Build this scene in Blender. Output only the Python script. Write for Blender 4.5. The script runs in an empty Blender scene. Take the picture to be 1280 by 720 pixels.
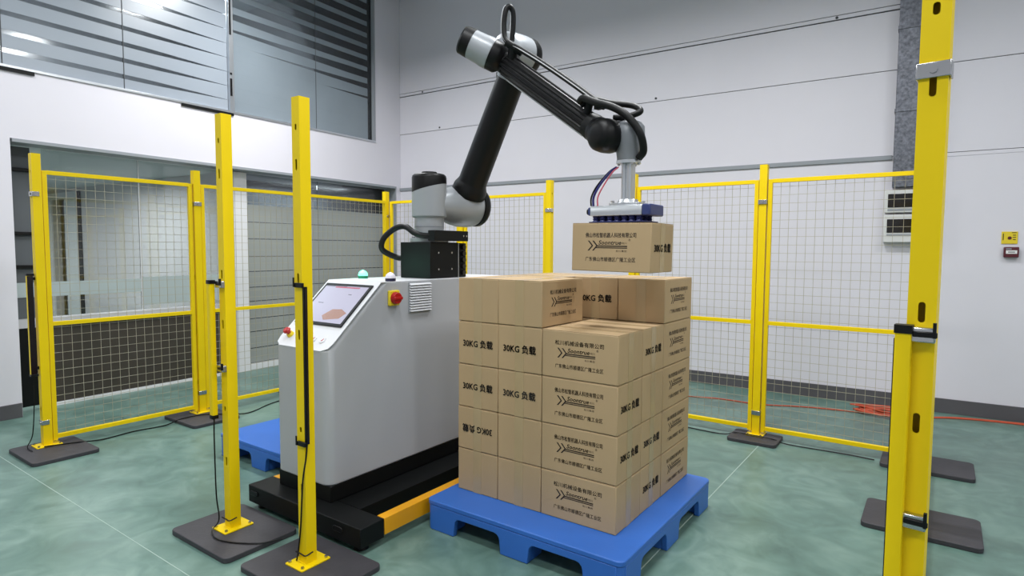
import bpy, bmesh, math, random
from mathutils import Vector, Matrix

random.seed(7)
scene = bpy.context.scene
COL = scene.collection

# ------------------------------------------------------------------ camera
CAM_H = 1.4
def _n(v):
    v = Vector(v); v.normalize(); return v
_Y = _n((540, 46, -755))
_X = -_n((-1060, 55, -755)); _X = _n(_X - _Y * _X.dot(_Y))
_Z = _X.cross(_Y)
cam_data = bpy.data.cameras.new('camera')
cam_data.sensor_width = 36.0
cam_data.lens = 36.0 * 755 / 1280
cam_data.clip_start = 0.05
cam = bpy.data.objects.new('camera', cam_data)
cam.matrix_world = Matrix((( _X[0], _X[1], _X[2], 0), (_Y[0], _Y[1], _Y[2], 0), (_Z[0], _Z[1], _Z[2], CAM_H), (0, 0, 0, 1)))
COL.objects.link(cam)
scene.camera = cam

# ------------------------------------------------------------------ world, exposure
world = bpy.data.worlds.new('world')
scene.world = world
world.use_nodes = True
world.node_tree.nodes['Background'].inputs[0].default_value = (0.75, 0.8, 0.9, 1)
world.node_tree.nodes['Background'].inputs[1].default_value = 0.05
vs = scene.view_settings
vs.view_transform = 'Standard'
vs.look = 'None'
vs.exposure = 0.0
vs.gamma = 1.0
vs.use_curve_mapping = False

# the room is turned 2.6 degrees against the fenced cell
RA = math.radians(2.6)
def room(x, y, z=0.0):
    return Vector((math.cos(RA) * x - math.sin(RA) * y, math.sin(RA) * x + math.cos(RA) * y, z))

def area(name, loc, sx, sy, power, spread=150, color=(1, 0.985, 0.96), rot=(0, 0, 0)):
    l = bpy.data.lights.new(name, 'AREA')
    l.shape = 'RECTANGLE'; l.size = sx; l.size_y = sy
    l.energy = power; l.spread = math.radians(spread); l.color = color
    o = bpy.data.objects.new(name, l)
    o.location = loc; o.rotation_euler = rot
    COL.objects.link(o)
    return o

LAMP_W = 52
for lx, ly, k in ((-4.6, -0.9, 0.8), (-4.6, 1.35, 0.6), (-4.6, 3.8, 1.75), (-1.2, -0.9, 1.1), (-1.2, 1.35, 0.95), (-1.2, 3.6, 1.55), (2.0, -0.9, 1.0), (2.0, 1.35, 0.9), (2.0, 3.6, 0.9)):
    area('hall_lamp', room(lx, ly, 4.3), 1.2, 0.35, LAMP_W * k, 167, (0.97, 0.99, 1.0), (0, 0, RA))
for ox, oy in ((-7.6, 1.2), (-7.6, 3.0), (-9.6, 2.2)):
    area('office_lamp', room(ox, oy, 2.2), 1.2, 0.6, 40, 175, (0.95, 0.99, 1.0), (0, 0, RA))
area('storeroom_fill_light', room(-6.6, 5.2, 2.2), 0.4, 1.2, 30, 175, (0.95, 0.99, 1.0), (0, 0, RA))  # added light inside the storeroom, lifts the tone between the film strips
area('upper_office_fill_light', room(-8.2, 2.6, 5.0), 1.2, 1.2, 260, 175, (0.9, 0.96, 1.0), (0, 0, RA))  # added light, brightens what shows through the gaps of the high window

# ------------------------------------------------------------------ materials
def lin(c):
    return tuple(((v / 255) / 12.92 if v / 255 <= 0.04045 else ((v / 255 + 0.055) / 1.055) ** 2.4) for v in c)

def mat(name, rgb, rough=0.5, metal=0.0, vary=0.0, scale=8.0, bump=0.0, bscale=60.0, emit=None, estr=1.0, coat=0.0, spec=0.5, stretch=None):
    m = bpy.data.materials.new(name); m.use_nodes = True
    nt = m.node_tree; b = nt.nodes['Principled BSDF']
    c = lin(rgb)
    b.inputs['Base Color'].default_value = (*c, 1)
    b.inputs['Roughness'].default_value = rough
    b.inputs['Metallic'].default_value = metal
    b.inputs['Specular IOR Level'].default_value = spec
    b.inputs['Coat Weight'].default_value = coat
    if vary or bump:
        tc = nt.nodes.new('ShaderNodeTexCoord')
        src = tc.outputs['Object']
        if stretch:
            mp = nt.nodes.new('ShaderNodeMapping'); mp.inputs['Scale'].default_value = stretch
            nt.links.new(src, mp.inputs[0]); src = mp.outputs[0]
    if vary:
        n = nt.nodes.new('ShaderNodeTexNoise'); n.inputs['Scale'].default_value = scale; n.inputs['Detail'].default_value = 5
        nt.links.new(src, n.inputs['Vector'])
        r = nt.nodes.new('ShaderNodeValToRGB')
        r.color_ramp.elements[0].position = 0.3; r.color_ramp.elements[1].position = 0.7
        r.color_ramp.elements[0].color = tuple(max(0, v * (1 - vary)) for v in c) + (1,)
        r.color_ramp.elements[1].color = tuple(min(1, v * (1 + vary)) for v in c) + (1,)
        nt.links.new(n.outputs['Fac'], r.inputs[0]); nt.links.new(r.outputs[0], b.inputs['Base Color'])
    if bump:
        n2 = nt.nodes.new('ShaderNodeTexNoise'); n2.inputs['Scale'].default_value = bscale; n2.inputs['Detail'].default_value = 3
        nt.links.new(src, n2.inputs['Vector'])
        bp = nt.nodes.new('ShaderNodeBump'); bp.inputs['Strength'].default_value = bump; bp.inputs['Distance'].default_value = 0.01
        nt.links.new(n2.outputs['Fac'], bp.inputs['Height']); nt.links.new(bp.outputs[0], b.inputs['Normal'])
    if emit:
        b.inputs['Emission Color'].default_value = (*lin(emit), 1)
        b.inputs['Emission Strength'].default_value = estr
    return m

M = {}
M['yellow'] = mat('yellow_powder_coat', (241, 207, 0), 0.45, vary=0.04, scale=3, spec=0.3)
M['orange'] = mat('orange_paint', (236, 165, 12), 0.4, vary=0.05)
M['wall'] = mat('white_wall_panel', (224, 221, 229), 0.55, vary=0.025, scale=0.8)
M['seam'] = mat('panel_joint', (70, 72, 75), 0.7)
M['base'] = mat('grey_skirting', (86, 84, 88), 0.5, vary=0.05)
M['ledge'] = mat('grey_ledge', (150, 154, 160), 0.45)
M['ceil'] = mat('hall_ceiling', (200, 202, 204), 0.8)
M['alu'] = mat('aluminium', (205, 208, 212), 0.32, 0.9)
M['steel'] = mat('bright_steel', (190, 190, 192), 0.25, 1.0)
M['galv'] = mat('galvanised_steel', (112, 114, 122), 0.42, 0.7, vary=0.4, scale=45)
M['wire'] = mat('galvanised_wire', (180, 173, 150), 0.45, 0.35)
M['rubber'] = mat('dark_rubber_mat', (60, 58, 63), 0.6, vary=0.08, scale=12, bump=0.1)
M['black'] = mat('black_plastic', (8, 8, 10), 0.42, spec=0.28)
M['blackmetal'] = mat('black_powder_coat', (11, 13, 14), 0.5, vary=0.08, spec=0.22)
M['dark'] = mat('dark_void', (12, 11, 11), 0.8)
M['lens'] = mat('dark_red_lens', (20, 7, 8), 0.15)
M['cab'] = mat('light_grey_enamel', (174, 176, 181), 0.3, vary=0.02, scale=2)
M['cabwhite'] = mat('white_enamel', (222, 223, 228), 0.35)
M['rgrey'] = mat('robot_grey', (156, 160, 165), 0.35, 0.15)
M['rmetal'] = mat('robot_cast_grey', (128, 131, 136), 0.38, 0.3)
M['card'] = mat('brown_cardboard', (180, 153, 116), 0.6, vary=0.06, scale=3.5, bump=0.05, bscale=40, stretch=(1, 1, 0.35))
M['tape'] = mat('clear_tape', (177, 154, 118), 0.22, vary=0.04, scale=6)
M['ink'] = mat('dark_brown_ink', (38, 27, 20), 0.7)
M['inkblack'] = mat('black_ink', (18, 15, 14), 0.7)
M['pallet'] = mat('blue_plastic', (50, 106, 192), 0.4, vary=0.04, scale=5, bump=0.04, bscale=150)
M['red'] = mat('red_plastic', (178, 22, 20), 0.35)
M['darkred'] = mat('dark_red_plastic', (88, 22, 36), 0.4)
M['signyellow'] = mat('sign_yellow', (232, 205, 40), 0.5)
M['white'] = mat('white_plastic', (232, 232, 232), 0.4)
M['boxwhite'] = mat('white_painted_steel', (215, 215, 214), 0.4)
M['smoke'] = mat('smoked_cover', (28, 24, 24), 0.12)
M['bluecap'] = mat('navy_plastic', (46, 58, 110), 0.4)
M['cup'] = mat('dark_navy_rubber', (36, 42, 92), 0.5)
M['cable_red'] = mat('orange_red_cable', (196, 82, 52), 0.5, vary=0.1, scale=20)
M['tube_red'] = mat('red_air_tube', (200, 90, 110), 0.35)
M['tube_blue'] = mat('blue_air_tube', (40, 40, 110), 0.35)
M['brown'] = mat('dark_brown_panel', (62, 56, 50), 0.5, vary=0.1)
M['frame'] = mat('white_frame', (228, 228, 231), 0.45)
M['shelf'] = mat('pale_sill', (196, 196, 200), 0.4)
M['officewall'] = mat('office_wall', (190, 187, 188), 0.7)
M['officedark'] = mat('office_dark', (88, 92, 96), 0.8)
M['doorleaf'] = mat('white_door', (214, 216, 216), 0.5)
M['joint'] = mat('pale_joint_filler', (165, 184, 176), 0.6)
M['greenlamp'] = mat('green_lamp_base', (10, 110, 80), 0.4)
M['greenlit'] = mat('green_lamp_lit', (120, 255, 200), 0.3, emit=(120, 255, 205), estr=1.6)
M['bluelamp'] = mat('blue_lamp_base', (24, 24, 60), 0.4)
M['whitedome'] = mat('white_lamp_dome', (238, 232, 246), 0.3)
M['screen'] = mat('lit_screen', (60, 60, 70), 0.25, emit=(196, 192, 214), estr=0.85)
M['screenbrown'] = mat('screen_brown', (60, 40, 30), 0.25, emit=(170, 128, 112), estr=0.9)
M['screenred'] = mat('screen_red', (60, 30, 30), 0.25, emit=(190, 96, 120), estr=0.9)
M['screendark'] = mat('screen_dark', (40, 40, 40), 0.25, emit=(120, 118, 135), estr=0.8)
M['hose'] = mat('black_corrugated_hose', (9, 9, 10), 0.45, spec=0.3)
M['hosewhite'] = mat('air_tube_and_highlight', (200, 200, 202), 0.4)  # also colours the highlight modelled along the dress pack hose

# film and glass
def glass(name, tint, alpha_mix, rough=0.03):
    m = bpy.data.materials.new(name); m.use_nodes = True
    nt = m.node_tree; nt.nodes.clear()
    out = nt.nodes.new('ShaderNodeOutputMaterial')
    tr = nt.nodes.new('ShaderNodeBsdfTransparent'); tr.inputs[0].default_value = (*lin(tint), 1)
    gl = nt.nodes.new('ShaderNodeBsdfGlossy'); gl.inputs['Roughness'].default_value = rough
    fr = nt.nodes.new('ShaderNodeFresnel'); fr.inputs[0].default_value = 1.5
    ad = nt.nodes.new('ShaderNodeMath'); ad.operation = 'ADD'; ad.inputs[1].default_value = alpha_mix
    mx = nt.nodes.new('ShaderNodeMixShader')
    nt.links.new(fr.outputs[0], ad.inputs[0]); nt.links.new(ad.outputs[0], mx.inputs[0])
    nt.links.new(tr.outputs[0], mx.inputs[1]); nt.links.new(gl.outputs[0], mx.inputs[2])
    nt.links.new(mx.outputs[0], out.inputs[0])
    return m
M['glass'] = glass('office_glass', (240, 243, 243), 0.02)
M['glassdark'] = glass('window_glass', (212, 218, 221), 0.03, 0.1)
M['film'] = mat('privacy_film_lit', (152, 160, 170), 0.3, vary=0.06, scale=1.2)  # left panes: lamp reflections on the film put into a lighter base colour
M['filmdim'] = mat('privacy_film_dim', (128, 138, 146), 0.25, vary=0.12, scale=1.0)  # right panes: same film, darker base colour where it reflects less
M['filmlow'] = mat('grey_green_film', (156, 160, 157), 0.3, vary=0.06, scale=1.5)
M['frost'] = mat('frosted_band', (176, 188, 190), 0.35)

def floor_material():
    m = bpy.data.materials.new('green_epoxy_floor'); m.use_nodes = True
    nt = m.node_tree; b = nt.nodes['Principled BSDF']
    tc = nt.nodes.new('ShaderNodeTexCoord')
    n1 = nt.nodes.new('ShaderNodeTexNoise'); n1.inputs['Scale'].default_value = 1.1; n1.inputs['Detail'].default_value = 6; n1.inputs['Distortion'].default_value = 1.4
    n2 = nt.nodes.new('ShaderNodeTexNoise'); n2.inputs['Scale'].default_value = 4.5; n2.inputs['Detail'].default_value = 8; n2.inputs['Distortion'].default_value = 2.2
    nt.links.new(tc.outputs['Object'], n1.inputs['Vector']); nt.links.new(tc.outputs['Object'], n2.inputs['Vector'])
    mixn = nt.nodes.new('ShaderNodeMath'); mixn.operation = 'MULTIPLY_ADD'; mixn.inputs[1].default_value = 0.5
    nt.links.new(n2.outputs['Fac'], mixn.inputs[0])
    half = nt.nodes.new('ShaderNodeMath'); half.operation = 'MULTIPLY'; half.inputs[1].default_value = 0.5
    nt.links.new(n1.outputs['Fac'], half.inputs[0]); nt.links.new(half.outputs[0], mixn.inputs[2])
    r = nt.nodes.new('ShaderNodeValToRGB')
    e = r.color_ramp.elements
    e[0].position = 0.30; e[0].color = (*lin((74, 100, 93)), 1)
    e[1].position = 0.70; e[1].color = (*lin((124, 150, 141)), 1)
    k = e.new(0.5); k.color = (*lin((98, 127, 118)), 1)
    nt.links.new(mixn.outputs[0], r.inputs[0]); nt.links.new(r.outputs[0], b.inputs['Base Color'])
    rr = nt.nodes.new('ShaderNodeMapRange'); rr.inputs[3].default_value = 0.26; rr.inputs[4].default_value = 0.46
    b.inputs['Specular IOR Level'].default_value = 0.38
    nt.links.new(n2.outputs['Fac'], rr.inputs[0]); nt.links.new(rr.outputs[0], b.inputs['Roughness'])
    bp = nt.nodes.new('ShaderNodeBump'); bp.inputs['Strength'].default_value = 0.05; bp.inputs['Distance'].default_value = 0.02
    nt.links.new(n1.outputs['Fac'], bp.inputs['Height']); nt.links.new(bp.outputs[0], b.inputs['Normal'])
    return m
M['floor'] = floor_material()

# ------------------------------------------------------------------ mesh helpers
class MB:
    """collects solids; build() links them as ONE mesh object"""
    def __init__(self): self.bm = bmesh.new()
    def box(self, x0, x1, y0, y1, z0, z1):
        v = [self.bm.verts.new(p) for p in ((x0, y0, z0), (x1, y0, z0), (x1, y1, z0), (x0, y1, z0), (x0, y0, z1), (x1, y0, z1), (x1, y1, z1), (x0, y1, z1))]
        for f in ((0, 3, 2, 1), (4, 5, 6, 7), (0, 1, 5, 4), (1, 2, 6, 5), (2, 3, 7, 6), (3, 0, 4, 7)):
            self.bm.faces.new([v[i] for i in f])
        return self
    def loft(self, rings, caps=True):
        R = [[self.bm.verts.new(p) for p in ring] for ring in rings]
        n = len(R[0])
        for a, b in zip(R, R[1:]):
            for i in range(n):
                self.bm.faces.new((a[i], a[(i + 1) % n], b[(i + 1) % n], b[i]))
        if caps:
            self.bm.faces.new(list(reversed(R[0]))); self.bm.faces.new(R[-1])
        return self
    def cyl(self, p0, p1, r0, r1=None, seg=20, profile=None):
        """profile: list of (t, r) along p0->p1 overrides radii"""
        p0, p1 = Vector(p0), Vector(p1)
        d = p1 - p0; L = d.length; d.normalize()
        u = d.orthogonal().normalized(); w = d.cross(u)
        pr = profile or [(0, r0), (L, r0 if r1 is None else r1)]
        rings = []
        for t, r in pr:
            c = p0 + d * t
            rings.append([c + (u * math.cos(2 * math.pi * i / seg) + w * math.sin(2 * math.pi * i / seg)) * max(r, 1e-4) for i in range(seg)])
        return self.loft(rings)
    def tube(self, pts, r, seg=8, smooth=6):
        pts = [Vector(p) for p in pts]
        P = []
        if smooth and len(pts) > 2:
            ext = [pts[0] * 2 - pts[1]] + pts + [pts[-1] * 2 - pts[-2]]
            for i in range(1, len(ext) - 2):
                a, b, c, d = ext[i - 1:i + 3]
                for k in range(smooth):
                    t = k / smooth
                    P.append(0.5 * ((2 * b) + (c - a) * t + (2 * a - 5 * b + 4 * c - d) * t * t + (3 * b - a - 3 * c + d) * t ** 3))
            P.append(pts[-1])
        else: P = pts
        rings = []; u = None
        for i, p in enumerate(P):
            d = (P[min(i + 1, len(P) - 1)] - P[max(i - 1, 0)]).normalized()
            if u is None: u = d.orthogonal().normalized()
            u = (u - d * u.dot(d)).normalized(); w = d.cross(u)
            rr = r(i) if callable(r) else r
            rings.append([p + (u * math.cos(2 * math.pi * k / seg) + w * math.sin(2 * math.pi * k / seg)) * rr for k in range(seg)])
        return self.loft(rings)
    def prism(self, poly, axis, a, b):
        """poly: 2D points; axis 'x': (y,z), 'y': (x,z), 'z': (x,y); extruded a..b"""
        def P(p, t):
            return {'x': (t, p[0], p[1]), 'y': (p[0], t, p[1]), 'z': (p[0], p[1], t)}[axis]
        A = [self.bm.verts.new(P(p, a)) for p in poly]; B = [self.bm.verts.new(P(p, b)) for p in poly]
        n = len(poly)
        self.bm.faces.new(A); self.bm.faces.new(list(reversed(B)))
        for i in range(n): self.bm.faces.new((A[i], B[i], B[(i + 1) % n], A[(i + 1) % n]))
        return self
    def build(self, name, m, parent=None, loc=None, rotz=0.0, bevel=0.0, seg=2, angle=35, flat=False):
        bmesh.ops.recalc_face_normals(self.bm, faces=self.bm.faces[:])
        me = bpy.data.meshes.new(name); self.bm.to_mesh(me); self.bm.free()
        me.materials.append(M[m] if isinstance(m, str) else m)
        if not flat:
            for p in me.polygons: p.use_smooth = True
            me.set_sharp_from_angle(angle=math.radians(angle))
        o = bpy.data.objects.new(name, me); COL.objects.link(o)
        if bevel:
            b = o.modifiers.new('bevel', 'BEVEL'); b.width = bevel; b.segments = seg; b.limit_method = 'ANGLE'; b.angle_limit = math.radians(40)
        if parent: o.parent = parent
        if loc is not None: o.location = loc
        o.rotation_euler.z = rotz
        return o

def tag(o, label=None, cat=None, group=None, kind=None):
    if label: o['label'] = label
    if cat: o['category'] = cat
    if group: o['group'] = group
    if kind: o['kind'] = kind
    return o

def empty(name, loc=(0, 0, 0), rotz=0.0, label=None, cat=None, group=None, kind=None):
    o = bpy.data.objects.new(name, None); COL.objects.link(o)
    o.location = loc; o.rotation_euler.z = rotz
    o.empty_display_size = 0.1
    return tag(o, label, cat, group, kind)

def copy_tree(o, parent=None):
    c = o.copy(); COL.objects.link(c); c.parent = parent
    for ch in list(o.children): copy_tree(ch, c)
    return c

def struct(o): o['kind'] = 'structure'; return o
def rstruct(mb, name, m, **k):            # setting mesh written in room coordinates
    return struct(mb.build(name, m, rotz=RA, **k))

def rrect(w, h, r, n=4, cx=0, cy=0):
    P = []
    for sx, sy, a0 in ((1, 1, 0), (-1, 1, 90), (-1, -1, 180), (1, -1, 270)):
        for k in range(n + 1):
            a = math.radians(a0 + 90 * k / n)
            P.append((cx + sx * (w / 2 - r) + r * math.cos(a), cy + sy * (h / 2 - r) + r * math.sin(a)))
    return P

# ------------------------------------------------------------------ lettering
_textcache = {}
def text_mesh(body, size, bold=0.0, shear=0.0, spacing=1.0, width=None):
    key = (body, size, bold, shear, spacing, width)
    if key in _textcache: return _textcache[key]
    c = bpy.data.curves.new('lettering', 'FONT'); c.body = body; c.size = size; c.resolution_u = 2
    c.align_x = 'CENTER'; c.align_y = 'CENTER'; c.shear = shear; c.space_character = spacing
    o = bpy.data.objects.new('lettering', c); COL.objects.link(o)
    dg = bpy.context.evaluated_depsgraph_get(); dg.update()
    me = bpy.data.meshes.new_from_object(o.evaluated_get(dg))
    V = [v.co.copy() for v in me.vertices]; F = [tuple(p.vertices) for p in me.polygons]
    bpy.data.objects.remove(o); bpy.data.curves.remove(c); bpy.data.meshes.remove(me)
    x0 = min(v.x for v in V); x1 = max(v.x for v in V); y0 = min(v.y for v in V); y1 = max(v.y for v in V)
    sx = width / (x1 - x0) if width else 1.0
    V = [((v.x - (x0 + x1) / 2) * sx, v.y - (y0 + y1) / 2) for v in V]
    if bold:
        V0, F0 = V, F; V, F = [], []
        for dx, dy in ((-bold, 0), (bold, 0), (0, -bold), (0, bold)):
            n = len(V); V = V + [(x + dx, y + dy) for x, y in V0]; F = F + [tuple(i + n for i in f) for f in F0]
    _textcache[key] = (V, F)
    return V, F

class Print:
    """flat print in a plane: x to the right, y up"""
    def __init__(self): self.V = []; self.F = []
    def add(self, VF, cx=0, cy=0):
        n = len(self.V)
        self.V += [(x + cx, y + cy) for x, y in VF[0]]; self.F += [tuple(i + n for i in f) for f in VF[1]]
        return self
    def poly(self, pts):
        n = len(self.V); self.V += list(pts); self.F.append(tuple(range(n, n + len(pts)))); return self
    def mesh(self, name, m, face, off, flip=False):
        """face '-y': x->+X, y->+Z at Y=-off ; '+x': x->+Y at X=off ; '-x': x->-Y at X=-off ; 'z': x->X,y->Y at Z=off"""
        s = -1 if flip else 1
        def P(p):
            x, y = p[0] * s, p[1] * s
            return {'-y': (x, -off, y), '+x': (off, x, y), '-x': (-off, -x, y), 'z': (x, y, off)}[face]
        me = bpy.data.meshes.new(name)
        me.from_pydata([P(v) for v in self.V], [], self.F)
        me.materials.append(M[m]); me.update()
        return me

# ================================================================== THE SETTING
FX0, FX1, FY0, FY1, CEIL = -6.02, 4.6, -3.6, 6.38, 5.4
b = MB().box(-11.6, FX1 + 0.2, FY0 - 0.2, FY1 + 0.2, -0.2, 0)
floor = struct(b.build('floor', 'floor', rotz=RA))
b = MB().box(-7.6, -0.4, 1.2295, 1.2330, 0, 0.0012); b.build('floor_joint', 'joint', floor, rotz=-RA)
b = MB().box(-1.026, -1.021, 1.9, 4.5, 0, 0.0012); b.build('floor_joint', 'joint', floor, rotz=-RA)
rstruct(MB().box(FX0 - 6, FX1 + 0.2, FY0 - 0.2, FY1 + 0.2, CEIL, CEIL + 0.15), 'ceiling', 'ceil')
rstruct(MB().box(FX1, FX1 + 0.15, FY0, FY1, 0, CEIL), 'wall_right', 'wall')
rstruct(MB().box(FX0, FX1, FY0 - 0.15, FY0, 0, CEIL), 'wall_front', 'wall')
# back wall: backing and big horizontal sandwich panels
wb = rstruct(MB().box(FX0 - 0.2, FX1, FY1 + 0.012, FY1 + 0.15, 0, CEIL), 'wall_back', 'seam')
for z0, z1 in ((0.0, 2.205), (2.24, 2.985), (2.991, 3.50), (3.512, 3.545), (3.551, CEIL)):
    MB().box(FX0, FX1, FY1, FY1 + 0.012, z0, z1).build('panel', 'wall', wb, bevel=0.0015)
for sx, sz in ((-4.0, 3.528), (-0.6, 3.528), (-5.6, 3.528), (-2.3, 3.02), (-5.3, 3.02)):
    MB().cyl((sx, FY1, sz), (sx, FY1 - 0.006, sz), 0.012, seg=10).build('screw', 'seam', wb)
rstruct(MB().box(FX0, -0.12, FY1 - 0.018, FY1 + 0.004, 2.205, 2.245), 'trim_1', 'ledge', bevel=0.003)
rstruct(MB().box(-0.12, FX1, FY1 - 0.004, FY1 + 0.004, 2.205, 2.235), 'trim_2', 'wall')
rstruct(MB().box(FX0, FX1, FY1 - 0.014, FY1, 0, 0.125), 'baseboard_back', 'base', bevel=0.002)

# left wall with the low glazed opening and the high window
WT = 0.2
OPY0, OPY1, OPZ = 1.92, 6.30, 2.262
WIZ, WIY1 = 2.812, 5.905
b = MB()
b.box(FX0 - WT, FX0, FY0, OPY0, 0, WIZ - 0.0)
b.box(FX0 - WT, FX0, OPY0, OPY1, OPZ, WIZ)
b.box(FX0 - WT, FX0, OPY1, FY1, 0, WIZ)
b.box(FX0 - WT, FX0, WIY1, FY1, WIZ, CEIL)
b.box(FX0 - WT, FX0, FY0, -1.0, WIZ, CEIL)
b.box(FX0 - WT, FX0, -1.0, WIY1, 5.1, CEIL)
rstruct(b, 'wall_left', 'wall')
rstruct(MB().box(FX0, FX0 + 0.014, FY0, OPY0 - 0.005, 0, 0.118), 'baseboard_left', 'base', bevel=0.002)
rstruct(MB().box(FX0 - WT + 0.01, FX0 + 0.012, OPY0 + 0.01, OPY1 - 0.01, OPZ - 0.03, OPZ - 0.001), 'trim_3', 'ledge', bevel=0.002)
rstruct(MB().box(FX0 - WT, FX0 - 0.002, OPY1 - 0.02, OPY1 - 0.001, 0, OPZ - 0.032), 'trim_4', 'ledge')

# high window
GX = FX0 - 0.03
win = empty('window_1', (0, 0, 0), RA, kind='structure')
MB().box(FX0 - 0.09, FX0 + 0.012, -1.0, WIY1, WIZ, WIZ + 0.022).build('sill_rail', 'alu', win, bevel=0.002)
MB().box(FX0 - 0.09, FX0 + 0.008, 3.815, 3.865, WIZ + 0.022, 5.1).build('mullion', 'alu', win, bevel=0.002)
MB().box(FX0 - 0.09, FX0 + 0.008, WIY1 - 0.03, WIY1 - 0.001, WIZ + 0.022, 5.1).build('side_jamb', 'ledge', win, bevel=0.002)
for z0, z1 in ((2.99, 3.17), (3.21, 3.23), (3.62, 4.1)):
    MB().box(FX0 + 0.009, FX0 + 0.012, 3.818, 3.84, z0, z1).build('black_seal', 'black', win)
for y0, y1 in ((-1.0, 2.1), (3.3, 3.85)):
    MB().box(FX0 + 0.001, FX0 + 0.014, y0, y1, WIZ - 0.028, WIZ - 0.002).build('black_gasket', 'black', win)
for y0, y1 in ((-1.0, 1.9), (1.906, 2.797), (2.803, 3.813), (3.867, 4.957), (4.963, WIY1 - 0.032)):
    MB().box(GX - 0.012, GX - 0.004, y0, y1, WIZ + 0.023, 5.09).build('pane', 'glassdark', win)
for y in (1.903, 2.80, 4.96):
    MB().box(GX - 0.014, GX - 0.001, y - 0.004, y + 0.004, WIZ + 0.022, 5.09).build('glass_joint', 'seam', win)
def clamp(v, a=0.0, c=1.0): return max(a, min(c, v))
def film(y0, y1, gap, name, m, zmax, first, pitch):
    k = 0
    zb = WIZ + 0.024
    while True:
        zt = first + k * pitch
        if zt > zmax: break
        ys = [y0 + (y1 - y0) * i / 10 for i in range(11)]
        low = [(y, zb + (0 if k == 0 else gap(y, zt - pitch) / 2)) for y in ys]
        top = [(y, zt - gap(y, zt) / 2) for y in reversed(ys)]
        MB().prism(low + top, 'x', GX - 0.0035, GX - 0.0015).build(name, m, win, flat=True)
        zb = zt; k += 1
def gap_left(y, z):
    return 0.004 + 0.036 * clamp((3.78 - y) / 0.75) * clamp((y + 0.6) / 2.6, 0.35, 1)
def gap_right(y, z):  # gaps close lower down, shaped after a pale reflection over the glass
    return 0.0002 + 0.088 * clamp((z - 3.42) / 0.35 + (y - 4.9) * 0.45)
film(-1.0, 1.898, gap_left, 'film_strip', 'film', 5.0, 2.952, 0.146)
film(1.908, 2.795, gap_left, 'film_strip', 'film', 5.0, 2.952, 0.146)
film(2.805, 3.812, gap_left, 'film_strip', 'film', 5.0, 2.952, 0.146)
film(3.868, 4.955, gap_right, 'film_strip', 'filmdim', 5.0, 2.952, 0.146)
film(4.965, 5.80, gap_right, 'film_strip', 'filmdim', 5.0, 2.952, 0.146)
# rooms behind the left wall
b = MB()
b.box(-11.4, -11.25, -1.2, FY1, 0, CEIL)
b.box(-11.4, FX0 - WT - 0.03, -1.35, -1.2, 0, CEIL)
b.box(-11.4, FX0 - WT - 0.03, FY1, FY1 + 0.15, 0, CEIL)
rstruct(b, 'wall_office', 'officewall')
rstruct(MB().box(-11.25, FX0 - WT - 0.04, -1.2, FY1, 2.24, 2.6), 'ceiling_office', 'ceil')
b = MB()
b.box(-10.05, FX0 - WT - 0.06, 3.95, 4.05, 0, 2.24)
b.box(-11.25, -10.86, 3.95, 4.05, 0, 2.24)
b.box(-10.86, -10.05, 3.95, 4.05, 2.1, 2.24)
rstruct(b, 'wall_partition', 'officewall')
door = empty('door_1', (0, 0, 0), RA, kind='structure')
MB().box(-10.95, -10.86, 3.93, 3.948, 0, 2.19).build('door_frame', 'frame', door)
MB().box(-10.86, -10.0, 3.93, 3.948, 2.10, 2.19).build('door_frame', 'frame', door)
MB().box(-10.40, -10.02, 3.925, 3.945, 0.01, 2.09).build('door_leaf', 'doorleaf', door)
MB().box(-10.0, -9.9, 3.932, 3.947, 0, 2.19).build('dark_edge_strip', 'dark', door)
MB().box(-10.62, -10.58, 4.0, 4.03, 0.01, 2.09).build('inner_post', 'officedark', door)

# glazed partition inside the opening
PX = -6.22
part = empty('window_2', (0, 0, 0), RA, kind='structure')
MB().box(PX - 0.03, PX, 2.2, 3.93, 0.03, 0.70).build('brown_kick_panel', 'brown', part, bevel=0.003)
MB().box(PX - 0.06, PX + 0.02, 2.12, 3.93, 0.705, 0.785).build('sill', 'shelf', part, bevel=0.004)
MB().box(PX - 0.03, PX + 0.012, 2.12, 3.93, 0.0, 0.028).build('floor_rail', 'frame', part)
for y0, y1 in ((2.2, 2.972), (2.980, 3.93)):
    MB().box(PX - 0.02, PX - 0.008, y0, y1, 0.787, 2.228).build('pane', 'glass', part)
MB().box(PX - 0.018, PX - 0.004, 2.973, 2.979, 0.787, 2.228).build('glass_joint', 'frame', part)
MB().box(PX - 0.006, PX - 0.003, 2.2, 2.97, 0.965, 1.09).build('frosted_band', 'frost', part)
MB().box(PX - 0.006, PX - 0.003, 2.982, 3.925, 0.83, 1.105).build('frosted_band', 'frost', part)
MB().box(PX - 0.06, PX + 0.045, 3.935, 4.09, 0, 2.225).build('pillar', 'frame', part, bevel=0.004)
# dark glazed door beside the near jamb
dr = empty('door_2', (0, 0, 0), RA, kind='structure')
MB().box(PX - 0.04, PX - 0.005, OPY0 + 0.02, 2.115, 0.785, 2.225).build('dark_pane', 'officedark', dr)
MB().box(PX - 0.04, PX - 0.004, OPY0 + 0.02, 2.115, 0.03, 0.70).build('lower_panel', 'blackmetal', dr)
MB().box(PX - 0.04, PX + 0.0, OPY0 + 0.02, 2.115, 0.705, 0.78).build('middle_rail', 'shelf', dr)
MB().box(PX - 0.004, PX + 0.0, OPY0 + 0.02, 2.115, 0.965, 1.09).build('frosted_band', 'frost', dr)
for z in (2.02, 1.49, 1.21):
    MB().box(PX - 0.004, PX + 0.02, OPY0 + 0.02, 2.115, z, z + 0.03).build('hinge_bar', 'black', dr, bevel=0.003)
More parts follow.
